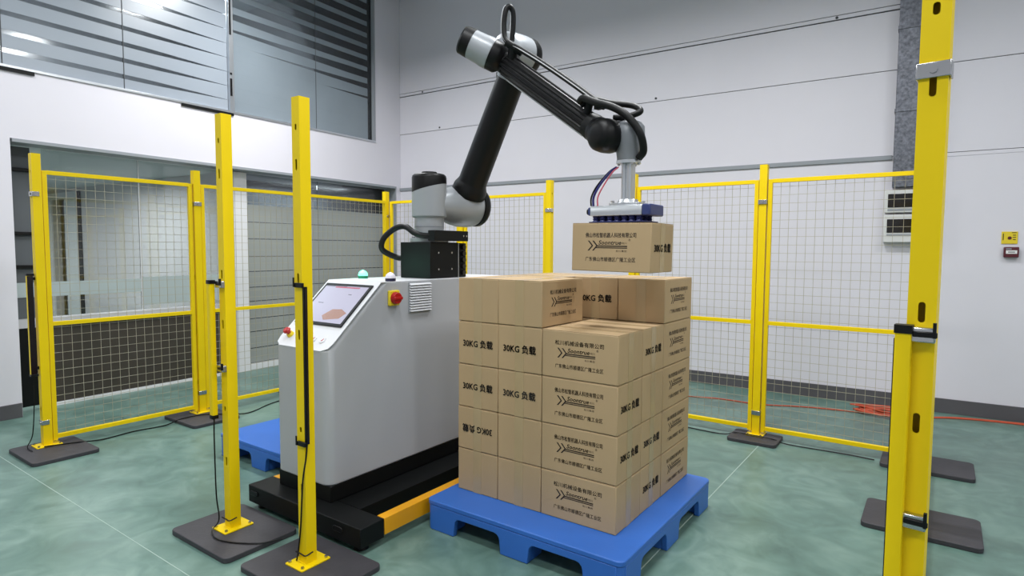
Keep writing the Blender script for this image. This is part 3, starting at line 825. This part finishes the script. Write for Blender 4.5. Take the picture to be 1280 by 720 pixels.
# slanted white panel cover and top cover
sl = math.atan2(1.214 - 0.888, 0.355)
def slope(u, n=0.0):     # u along the slope from its lower edge, n out of the surface
    return (0.0 + u * math.cos(sl) - n * math.sin(sl), 0.888 + u * math.sin(sl) + n * math.cos(sl))
SLEN = math.hypot(1.214 - 0.888, 0.355)
def slab(poly, n0, n1):
    """poly in (x,u) on the slope"""
    m = MB()
    A = [m.bm.verts.new((x, *slope(u, n0))) for x, u in poly]; B = [m.bm.verts.new((x, *slope(u, n1))) for x, u in poly]
    n = len(poly); m.bm.faces.new(A); m.bm.faces.new(list(reversed(B)))
    for i in range(n): m.bm.faces.new((A[i], B[i], B[(i + 1) % n], A[(i + 1) % n]))
    return m
pan = [(-CW / 2 + 0.05, 0.0), (CW / 2 - 0.05, 0.0), (CW / 2 - 0.012, 0.02), (CW / 2 - 0.001, 0.055), (CW / 2 - 0.001, SLEN), (-CW / 2 + 0.001, SLEN), (-CW / 2 + 0.001, 0.055), (-CW / 2 + 0.012, 0.02)]
slab(pan, 0.0005, 0.004).build('control_panel', 'cabwhite', cab)
MB().box(-CW / 2 + 0.001, CW / 2 - 0.001, 0.353, CY1 - 0.001, 1.2145, 1.2185).build('top_cover', 'cabwhite', cab, bevel=0.001)
sc = slab([(-0.195, 0.155), (0.19, 0.155), (0.19, 0.452), (-0.195, 0.452)], 0.0042, 0.012).build('touch_screen', 'black', cab, bevel=0.002)
slab([(-0.178, 0.172), (0.173, 0.172), (0.173, 0.432), (-0.178, 0.432)], 0.0122, 0.013).build('display', 'screen', sc)
slab([(0.02, 0.187), (0.13, 0.205), (0.155, 0.245), (0.10, 0.268), (0.03, 0.263), (-0.015, 0.215)], 0.0131, 0.0135).build('display_carton', 'screenbrown', sc)
slab([(-0.09, 0.417), (0.11, 0.417), (0.11, 0.427), (-0.09, 0.427)], 0.0131, 0.0135).build('display_bar', 'screenred', sc)
slab([(-0.178, 0.425), (0.0, 0.425), (0.0, 0.4315), (-0.178, 0.4315)], 0.0131, 0.0134).build('display_bar', 'screendark', sc)
slab([(-0.13, 0.30), (-0.085, 0.30), (-0.085, 0.305), (-0.13, 0.305)], 0.0131, 0.0135).build('display_mark', 'screendark', sc)
slab([(0.06, 0.37), (0.085, 0.37), (0.085, 0.375), (0.06, 0.375)], 0.0131, 0.0135).build('display_mark', 'screendark', sc)
def slope_cyl(x, u, n0, n1, r, r1=None, seg=16):
    return MB().cyl((x, *slope(u, n0)), (x, *slope(u, n1)), r, r1, seg)
es = slope_cyl(-0.145, 0.072, 0.0042, 0.02, 0.02, 0.017).build('emergency_stop', 'signyellow', cab)
slope_cyl(-0.145, 0.072, 0.02, 0.032, 0.011).build('stem', 'red', es)
MB().cyl((-0.145, *slope(0.072, 0.032)), (-0.145, *slope(0.072, 0.05)), 0.02, seg=18, profile=[(0, 0.017), (0.004, 0.02), (0.012, 0.02), (0.018, 0.014)]).build('red_button', 'red', es)
for x in (0.055, 0.128):
    o = slope_cyl(x, 0.066, 0.0042, 0.008, 0.02).build('push_button', 'cabwhite', cab)
    slab([(x - 0.007, 0.058), (x + 0.002, 0.056), (x + 0.007, 0.074), (x + 0.003, 0.075), (x - 0.001, 0.066)], 0.0081, 0.0086).build('printed_mark', 'red', o)
# beacon lamps on top
def beacon(x, y, m0, m1, nm):
    o = MB().cyl((x, y, 1.2187), (x, y, 1.235), 0.029, seg=20).build('beacon', m0, cab)
    MB().cyl((x, y, 1.2352), (x, y, 1.268), 0.024, seg=20, profile=[(0, 0.028), (0.010, 0.0275), (0.02, 0.023), (0.028, 0.014), (0.033, 0.003)]).build(nm, m1, o, angle=80)
    return o
beacon(-0.165, 0.56, 'greenlamp', 'greenlit', 'green_dome')
beacon(0.185, 0.452, 'bluelamp', 'whitedome', 'white_dome')
gl = bpy.data.lights.new('green_glow', 'POINT'); gl.energy = 0.6; gl.color = (0.25, 1.0, 0.65); gl.shadow_soft_size = 0.03
go = bpy.data.objects.new('green_glow', gl); COL.objects.link(go); go.location = (-2.65 - 0.165, 1.855 + 0.56 - 0.03, 1.30)
# main switch and vent on the right side
sw = MB().box(CW / 2 + 0.0005, CW / 2 + 0.02, 0.395, 0.47, 1.088, 1.172).build('main_switch', 'signyellow', cab, bevel=0.006)
MB().cyl((CW / 2 + 0.0205, 0.4325, 1.13), (CW / 2 + 0.045, 0.4325, 1.13), 0.034, 0.03, seg=24).build('switch_knob', 'red', sw, bevel=0.002)
MB().box(CW / 2 + 0.0452, CW / 2 + 0.051, 0.402, 0.463, 1.122, 1.138).build('knob_grip', 'red', sw, bevel=0.002)
vt = MB().box(CW / 2 + 0.0005, CW / 2 + 0.006, 0.553, 0.727, 1.038, 1.208).build('vent', 'ledge', cab)
for k in range(11):
    z = 1.044 + k * 0.0148
    m = MB(); m.prism([(CW / 2 + 0.0062, z + 0.003), (CW / 2 + 0.018, z), (CW / 2 + 0.019, z + 0.003), (CW / 2 + 0.0062, z + 0.0115)], 'y', 0.556, 0.724)
    m.build('slat', 'cabwhite', vt)
# black base frame
MB().box(-CW / 2 + 0.005, CW / 2 - 0.005, 0.012, CY1 - 0.02, 0.128, 0.2118).build('plinth', 'blackmetal', cab, bevel=0.004)
fr = MB().box(-0.345, 0.555, -0.09, 0.055, 0.035, 0.128).build('front_beam', 'blackmetal', cab, bevel=0.004)
MB().box(-0.345, 0.555, CY1 - 0.12, CY1 + 0.02, 0.035, 0.128).build('rear_beam', 'blackmetal', cab, bevel=0.004)
MB().box(-0.20, 0.38, 0.06, CY1 - 0.125, 0.04, 0.125).build('base_tray', 'blackmetal', cab)
MB().box(0.50, 0.552, 0.06, CY1 - 0.125, 0.045, 0.126).build('orange_rail', 'orange', cab, bevel=0.002)
MB().box(-0.345, -0.29, 0.06, CY1 - 0.125, 0.045, 0.126).build('orange_rail', 'orange', cab, bevel=0.002)
for x in (-0.29, 0.49):
    for y in (-0.03, CY1 - 0.05):
        o = MB().cyl((x, y, 0.001), (x, y, 0.018), 0.035, 0.03, seg=18).build('levelling_foot', 'black', cab)
        MB().cyl((x, y, 0.018), (x, y, 0.0348), 0.01, seg=10).build('threaded_rod', 'steel', o)
for x in (-0.29, 0.40):
    MB().prism(rrect(0.07, 0.026, 0.012, 3, x, 0.09), 'y', -0.096, -0.0905).build('slot_cover', 'black', fr, bevel=0.003)

# ================================================================== ROBOT
BX, BY = -2.60, 2.76
ped = empty('robot_pedestal', (BX, BY, 1.2187), 0, 'black square steel pedestal carrying the robot arm on top of the cabinet', 'pedestal')
MB().box(-0.125, 0.125, -0.125, 0.125, 0.0003, 0.218).build('column_box', 'blackmetal', ped, bevel=0.003)
for y in (-0.055, 0.065):
    for z in (0.055, 0.155):
        MB().cyl((0.1252, y, z), (0.128, y, z), 0.006, seg=8).build('bolt', 'steel', ped)
cp = MB().box(-0.06, 0.115, 0.1255, 0.215, 0.0003, 0.215).build('connector_panel', 'blackmetal', ped, bevel=0.003)
MB().box(0.1152, 0.128, 0.1258, 0.130, 0.001, 0.216).build('bright_edge', 'alu', cp)
for k in range(5):
    MB().cyl((0.1152, 0.178, 0.03 + k * 0.04), (0.135, 0.178, 0.03 + k * 0.04), 0.016, seg=14).build('connector', 'smoke', cp)

arm = empty('industrial_robot', (BX, BY, 1.4372), 0, 'grey and black six axis robot arm on the cabinet reaching over the cartons', 'robot')
th = math.radians(-10)
rr_ = Vector((math.cos(th), math.sin(th), 0)); aa_ = Vector((-math.sin(th), math.cos(th), 0))
def AP(r, o, z): return rr_ * r + aa_ * o + Vector((0, 0, z - 1.4372))
def w2l(x, y, z): return Vector((x - BX, y - BY, z - 1.4372))
# base
MB().cyl(AP(0, 0, 1.4374), AP(0, 0, 1.462), 0.118, seg=32).build('base_flange', 'rgrey', arm, bevel=0.003)
for k in range(8):
    a = k * math.pi / 4 + 0.3
    MB().cyl(Vector((0.104 * math.cos(a), 0.104 * math.sin(a), 0.0252)), Vector((0.104 * math.cos(a), 0.104 * math.sin(a), 0.034)), 0.008, seg=6).build('bolt', 'steel', arm)
MB().cyl(AP(0, 0, 1.462), AP(0, 0, 1.60), 0.09, seg=32).build('base_neck', 'rgrey', arm)
MB().cyl(AP(0, 0, 1.53), AP(0, 0, 1.533), 0.0915, seg=32).build('joint_ring', 'rmetal', arm)
# shoulder column with a slanted dark cap
seg = 36
CR = 0.107
def slant(a): return 1.768 + 0.028 * math.cos(a - math.radians(35.6))
b = MB()
rings = [[Vector((0.098 * math.cos(2 * math.pi * i / seg), 0.098 * math.sin(2 * math.pi * i / seg), 1.588 - 1.4372)) for i in range(seg)],
         [Vector((CR * math.cos(2 * math.pi * i / seg), CR * math.sin(2 * math.pi * i / seg), 1.597 - 1.4372)) for i in range(seg)],
         [Vector((CR * math.cos(2 * math.pi * i / seg), CR * math.sin(2 * math.pi * i / seg), slant(2 * math.pi * i / seg) - 1.4372)) for i in range(seg)]]
b.loft(rings); b.build('shoulder_column', 'rgrey', arm)
b = MB()
rings = [[Vector((CR * math.cos(2 * math.pi * i / seg), CR * math.sin(2 * math.pi * i / seg), slant(2 * math.pi * i / seg) - 1.4362)) for i in range(seg)]]
for r, z in ((CR, 1.832), (CR - 0.004, 1.845), (CR - 0.014, 1.853), (0.055, 1.857)):
    rings.append([Vector((r * math.cos(2 * math.pi * i / seg), r * math.sin(2 * math.pi * i / seg), z - 1.4372)) for i in range(seg)])
b.loft(rings); cap = b.build('column_cap', 'black', arm)
MB().cyl(AP(0.0, 0, 1.8572), AP(0.0, 0, 1.868), 0.05, 0.046, seg=24).build('top_disc', 'blackmetal', cap)
# shoulder joint (axis sideways)
J2 = AP(0.03, 0.25, 1.672)
MB().cyl(AP(0.0, 0.02, 1.668), AP(0.034, 0.345, 1.672), 0.1, seg=32, profile=[(0, 0.09), (0.09, 0.1), (0.13, 0.118), (0.19, 0.132), (0.26, 0.134), (0.305, 0.126), (0.325, 0.118)]).build('shoulder_joint', 'rgrey', arm, angle=60)
MB().cyl(AP(0.034, 0.335, 1.672), AP(0.038, 0.40, 1.672), 0.125, seg=32, profile=[(0, 0.128), (0.03, 0.128), (0.05, 0.116), (0.06, 0.085)]).build('shoulder_cap', 'black', arm, angle=60)
# lower link
J3 = AP(0.53, 0.25, 2.50)
d = (J3 - J2); Ln = d.length
MB().cyl(J2, J3, 0.09, seg=28, profile=[(0.085, 0.108), (0.10, 0.112), (0.135, 0.108), (0.165, 0.094), (0.18, 0.09), (Ln - 0.13, 0.083), (Ln - 0.07, 0.084)]).build('lower_link', 'black', arm, angle=50)
MB().cyl(J2 + d.normalized() * (Ln - 0.135), J3, 0.09, seg=28, profile=[(0, 0.088), (0.06, 0.092), (0.13, 0.08)]).build('link_collar', 'rgrey', arm)
MB().box(-0.006, 0.006, -0.006, 0.006, -0.03, 0.03).build('cable_screw', 'blackmetal', arm, loc=AP(0.40, 0.20, 2.40))
# elbow, right housing and left housing
MB().cyl(AP(0.53, 0.11, 2.515), AP(0.53, 0.285, 2.515), 0.1, seg=32, profile=[(0, 0.085), (0.02, 0.098), (0.06, 0.104), (0.14, 0.106), (0.175, 0.104)]).build('elbow_housing', 'rgrey', arm, angle=60)
MB().cyl(AP(0.53, 0.2855, 2.515), AP(0.53, 0.375, 2.515), 0.1, seg=32, profile=[(0, 0.105), (0.035, 0.105), (0.055, 0.096), (0.068, 0.07)]).build('elbow_cap', 'black', arm, angle=60)
TD = Vector((-0.725, -0.517, 0.45)).normalized()
T0 = AP(0.632, 0.022, 2.41)
MB().cyl(T0, T0 + TD * 0.075, 0.08, seg=32, profile=[(0, 0.058), (0.02, 0.076), (0.03, 0.082), (0.072, 0.082)]).build('elbow_ring', 'black', arm)
MB().cyl(T0 + TD * 0.0725, T0 + TD * 0.19, 0.08, seg=32, profile=[(0, 0.084), (0.03, 0.084), (0.055, 0.08), (0.117, 0.077)]).build('forearm_motor', 'rgrey', arm, angle=60)
MB().cyl(T0 + TD * 0.1903, T0 + TD * 0.25, 0.08, seg=32, profile=[(0, 0.078), (0.05, 0.075), (0.058, 0.068)]).build('motor_cap', 'black', arm)
MB().cyl(T0 + TD * 0.02 + aa_ * 0.05, AP(0.53, 0.13, 2.51), 0.075, seg=24).build('elbow_hub', 'rmetal', arm)
# forearm: fluted extrusion
F0 = AP(0.655, 0.035, 2.384); F1 = AP(1.235, 0.032, 1.978)
d = (F1 - F0); L = d.length; d.normalize()
u = aa_.copy(); w = d.cross(u)
b = MB(); ring0, ring1 = [], []
NR = 16
for k in range(NR * 4):
    a = 2 * math.pi * k / (NR * 4)
    R = 0.062 if k % 4 in (0, 1) else 0.054
    ring0.append(F0 + (u * math.cos(a) + w * math.sin(a)) * R); ring1.append(F1 + (u * math.cos(a) + w * math.sin(a)) * R * 0.93)
b.loft([ring0, ring1]); b.build('forearm', 'black', arm, flat=True)
MB().cyl(F0 + d * -0.09, F0 + d * 0.01, 0.06, seg=28, profile=[(0, 0.05), (0.05, 0.058), (0.1, 0.060)]).build('forearm_collar', 'blackmetal', arm)
MB().cyl(F1 - d * 0.02, F1 + d * 0.06, 0.06, seg=28, profile=[(0, 0.06), (0.03, 0.064), (0.08, 0.06)]).build('wrist_collar', 'blackmetal', arm)
# pale air tubes running along the forearm flutes
for k, off in enumerate((-0.012, 0.012)):
    s0 = F0 + d * 0.05 - w * 0.064 + u * off; s1 = F1 - d * 0.02 - w * 0.060 + u * off
    MB().tube([s0, (s0 + s1) / 2, s1], 0.004, 6, 3).build('air_tube', 'hosewhite', arm)
# wrist
MB().cyl(AP(1.345, -0.085, 1.915), AP(1.35, 0.045, 1.915), 0.07, seg=28, profile=[(0, 0.03), (0.008, 0.055), (0.03, 0.073), (0.07, 0.078), (0.11, 0.076), (0.13, 0.07)]).build('wrist_joint', 'black', arm, angle=60)
MB().cyl(F1 + d * 0.04, AP(1.345, -0.01, 1.915), 0.066, 0.07, seg=24).build('wrist_fork', 'black', arm)
MB().cyl(AP(1.35, 0.045, 1.917), AP(1.425, 0.085, 1.917), 0.07, seg=28, profile=[(0, 0.07), (0.045, 0.072), (0.085, 0.068)]).build('wrist_link', 'rmetal', arm, angle=60)
MB().cyl(AP(1.42, 0.070, 1.985), AP(1.42, 0.068, 1.805), 0.06, seg=28, profile=[(0, 0.03), (0.012, 0.055), (0.03, 0.069), (0.075, 0.07), (0.12, 0.06), (0.18, 0.053)]).build('wrist_body', 'rmetal', arm, angle=60)
MB().cyl(AP(1.42, 0.068, 1.804), AP(1.42, 0.068, 1.79), 0.056, seg=24).build('tool_flange', 'alu', arm)
for k in range(6):
    a = k * math.pi / 3 + 0.2
    c0 = AP(1.42, 0.068, 1.7899) + Vector((0.046 * math.cos(a), 0.046 * math.sin(a), 0))
    MB().cyl(c0, c0 - Vector((0, 0, 0.007)), 0.006, seg=6).build('bolt', 'steel', arm)
TX = w2l(-1.195, 2.58, 0); TX.z = 0
tl = AP(1.42, 0.068, 0)
# gripper: thing > part > sub-parts
gr = bpy.data.objects.new('vacuum_gripper', None); COL.objects.link(gr); gr.parent = arm; gr.location = (tl.x, tl.y, 0); gr.empty_display_size = 0.05
def gz(z): return z - 1.4372
b = MB()
for sx in (-1, 1):
    b.prism(rrect(0.020, 0.05, 0.004, 2, sx * 0.0145, 0), 'z', gz(1.628), gz(1.7895))
b.box(-0.02, 0.02, -0.02, 0.02, gz(1.628), gz(1.7895))
b.build('extension_shaft', 'alu', gr)
MB().prism(rrect(0.15, 0.11, 0.02, 3), 'z', gz(1.6), gz(1.612)).build('mounting_plate', 'alu', gr, bevel=0.002)
MB().cyl((0, 0, gz(1.6122)), (0, 0, gz(1.628)), 0.05, 0.042, seg=24).build('mounting_boss', 'alu', gr)
for sx in (-1, 1):
    for sy in (-1, 1):
        MB().cyl((sx * 0.058, sy * 0.04, gz(1.6122)), (sx * 0.058, sy * 0.04, gz(1.622)), 0.009, seg=6).build('bolt', 'steel', gr)
gx0, gx1 = -0.155, 0.10
MB().prism([(-0.075, gz(1.553)), (-0.075, gz(1.588)), (-0.067, gz(1.5995)), (0.067, gz(1.5995)), (0.075, gz(1.588)), (0.075, gz(1.553))], 'x', gx0, gx1).build('gripper_body', 'alu', gr, bevel=0.002)
MB().box(gx1 + 0.0005, gx1 + 0.042, -0.078, 0.078, gz(1.55), gz(1.601)).build('blue_end_cap', 'bluecap', gr, bevel=0.006)
MB().box(gx0 - 0.017, gx0 - 0.0005, -0.066, 0.066, gz(1.556), gz(1.594)).build('blue_end_cap', 'bluecap', gr, bevel=0.005)
MB().cyl((gx0 - 0.017, -0.04, gz(1.575)), (gx0 - 0.03, -0.04, gz(1.575)), 0.014, seg=12).build('port_plug', 'black', gr)
for i in range(7):
    for yy in (-0.052, 0.0, 0.052):
        cx = gx0 + 0.02 + i * 0.036
        MB().cyl((cx, yy, gz(1.5528)), (cx, yy, gz(1.5272)), 0.014, seg=14, profile=[(0, 0.015), (0.005, 0.016), (0.009, 0.012), (0.014, 0.017), (0.018, 0.013), (0.0255, 0.018)]).build('suction_cup', 'cup', gr)
MB().prism(rrect(0.285, 0.15, 0.01, 3, gx0 + 0.133, 0), 'z', gz(1.5225), gz(1.527)).build('foam_pad', 'cup', gr)
# air tubes from flange to gripper
for k, (m, r, off) in enumerate((('tube_blue', 0.0055, 0.0), ('tube_red', 0.0035, 0.022), ('hose', 0.004, -0.012))):
    MB().tube([(-0.045 + off * 0.4, -0.03, gz(1.775)), (-0.07 + off * 0.6, -0.05, gz(1.75)), (-0.115 + off, -0.065, gz(1.69)), (-0.142 + off, -0.066, gz(1.64)), (-0.145 + off, -0.062, gz(1.6))], r, 8, 6).build('air_tube', m, gr)
# dress pack hoses
hp = [AP(0.69, 0.03, 2.50), AP(0.70, 0.03, 2.585), AP(0.705, 0.022, 2.645), AP(0.700, 0.003, 2.668), AP(0.688, -0.015, 2.645), AP(0.680, -0.02, 2.56), AP(0.70, -0.015, 2.485), AP(0.79, 0.0, 2.425), AP(0.95, 0.005, 2.32), AP(1.15, 0.005, 2.18), AP(1.325, 0.005, 2.05)]
hs_ = MB().tube(hp, 0.0145, 10, 8).build('dress_pack_hose', 'hose', arm, angle=80)
off = Vector((-0.007, -0.010, 0.005))
MB().tube([p + off for p in hp], 0.0042, 6, 8).build('hose_highlight', 'hosewhite', hs_, angle=80)  # highlight on the black hose, modelled as a thin pale line
def bracket(p, q, r, m='blackmetal', name='hose_clamp'):
    return MB().cyl(p, q, r, seg=12).build(name, m, arm)
bracket(AP(0.70, 0.02, 2.385), AP(0.735, 0.0, 2.462), 0.026)
MB().cyl(AP(0.71, -0.03, 2.475), AP(0.77, 0.03, 2.42), 0.02, seg=12).build('hose_clamp', 'blackmetal', arm)
bracket(AP(1.20, 0.02, 2.0), AP(1.245, 0.0, 2.09), 0.02)
MB().box(-0.035, 0.035, -0.018, 0.018, -0.012, 0.012).build('clamp_block', 'blackmetal', arm, loc=AP(1.315, 0.0, 2.055), rotz=th, bevel=0.004)
MB().tube([AP(1.205, -0.03, 2.085), AP(1.235, -0.035, 2.098), AP(1.30, -0.03, 2.07), AP(1.39, -0.015, 2.035), AP(1.46, 0.0, 1.985), AP(1.51, 0.02, 1.91), AP(1.51, 0.05, 1.84), AP(1.48, 0.06, 1.81)], 0.017, 10, 8).build('wrist_hose', 'hose', arm, angle=80)
MB().tube([AP(1.205, -0.02, 2.07), AP(1.24, 0.0, 2.10), AP(1.33, 0.05, 2.075), AP(1.42, 0.09, 2.055), AP(1.47, 0.08, 2.02), AP(1.42, 0.05, 2.0), AP(1.36, 0.03, 2.0)], 0.014, 10, 8).build('wrist_hose', 'hose', arm, angle=80)
MB().cyl(AP(1.385, 0.06, 1.985), AP(1.40, 0.065, 2.02), 0.024, seg=14).build('hose_gland', 'black', arm)
# pedestal hose loop and junction bar
ph = [w2l(-2.7285, 2.68, 1.34), w2l(-2.80, 2.675, 1.342), w2l(-2.845, 2.597, 1.39), w2l(-2.835, 2.6, 1.46), w2l(-2.775, 2.635, 1.52), w2l(-2.69, 2.64, 1.532), w2l(-2.61, 2.635, 1.495), w2l(-2.54, 2.64, 1.476), w2l(-2.47, 2.665, 1.476)]
MB().tube(ph, 0.018, 12, 8).build('base_hose', 'hose', arm, angle=80)
bar = MB().box(-2.50 - BX, -2.445 - BX, 2.64 - BY, 2.95 - BY, gz(1.445), gz(1.508)).build('junction_bar', 'blackmetal', arm, bevel=0.004)
for y in (2.90, 2.93):
    MB().cyl((-2.4448 - BX, y - BY, gz(1.477)), (-2.441 - BX, y - BY, gz(1.477)), 0.006, seg=8).build('bolt', 'steel', bar)

bpy.context.view_layer.update()
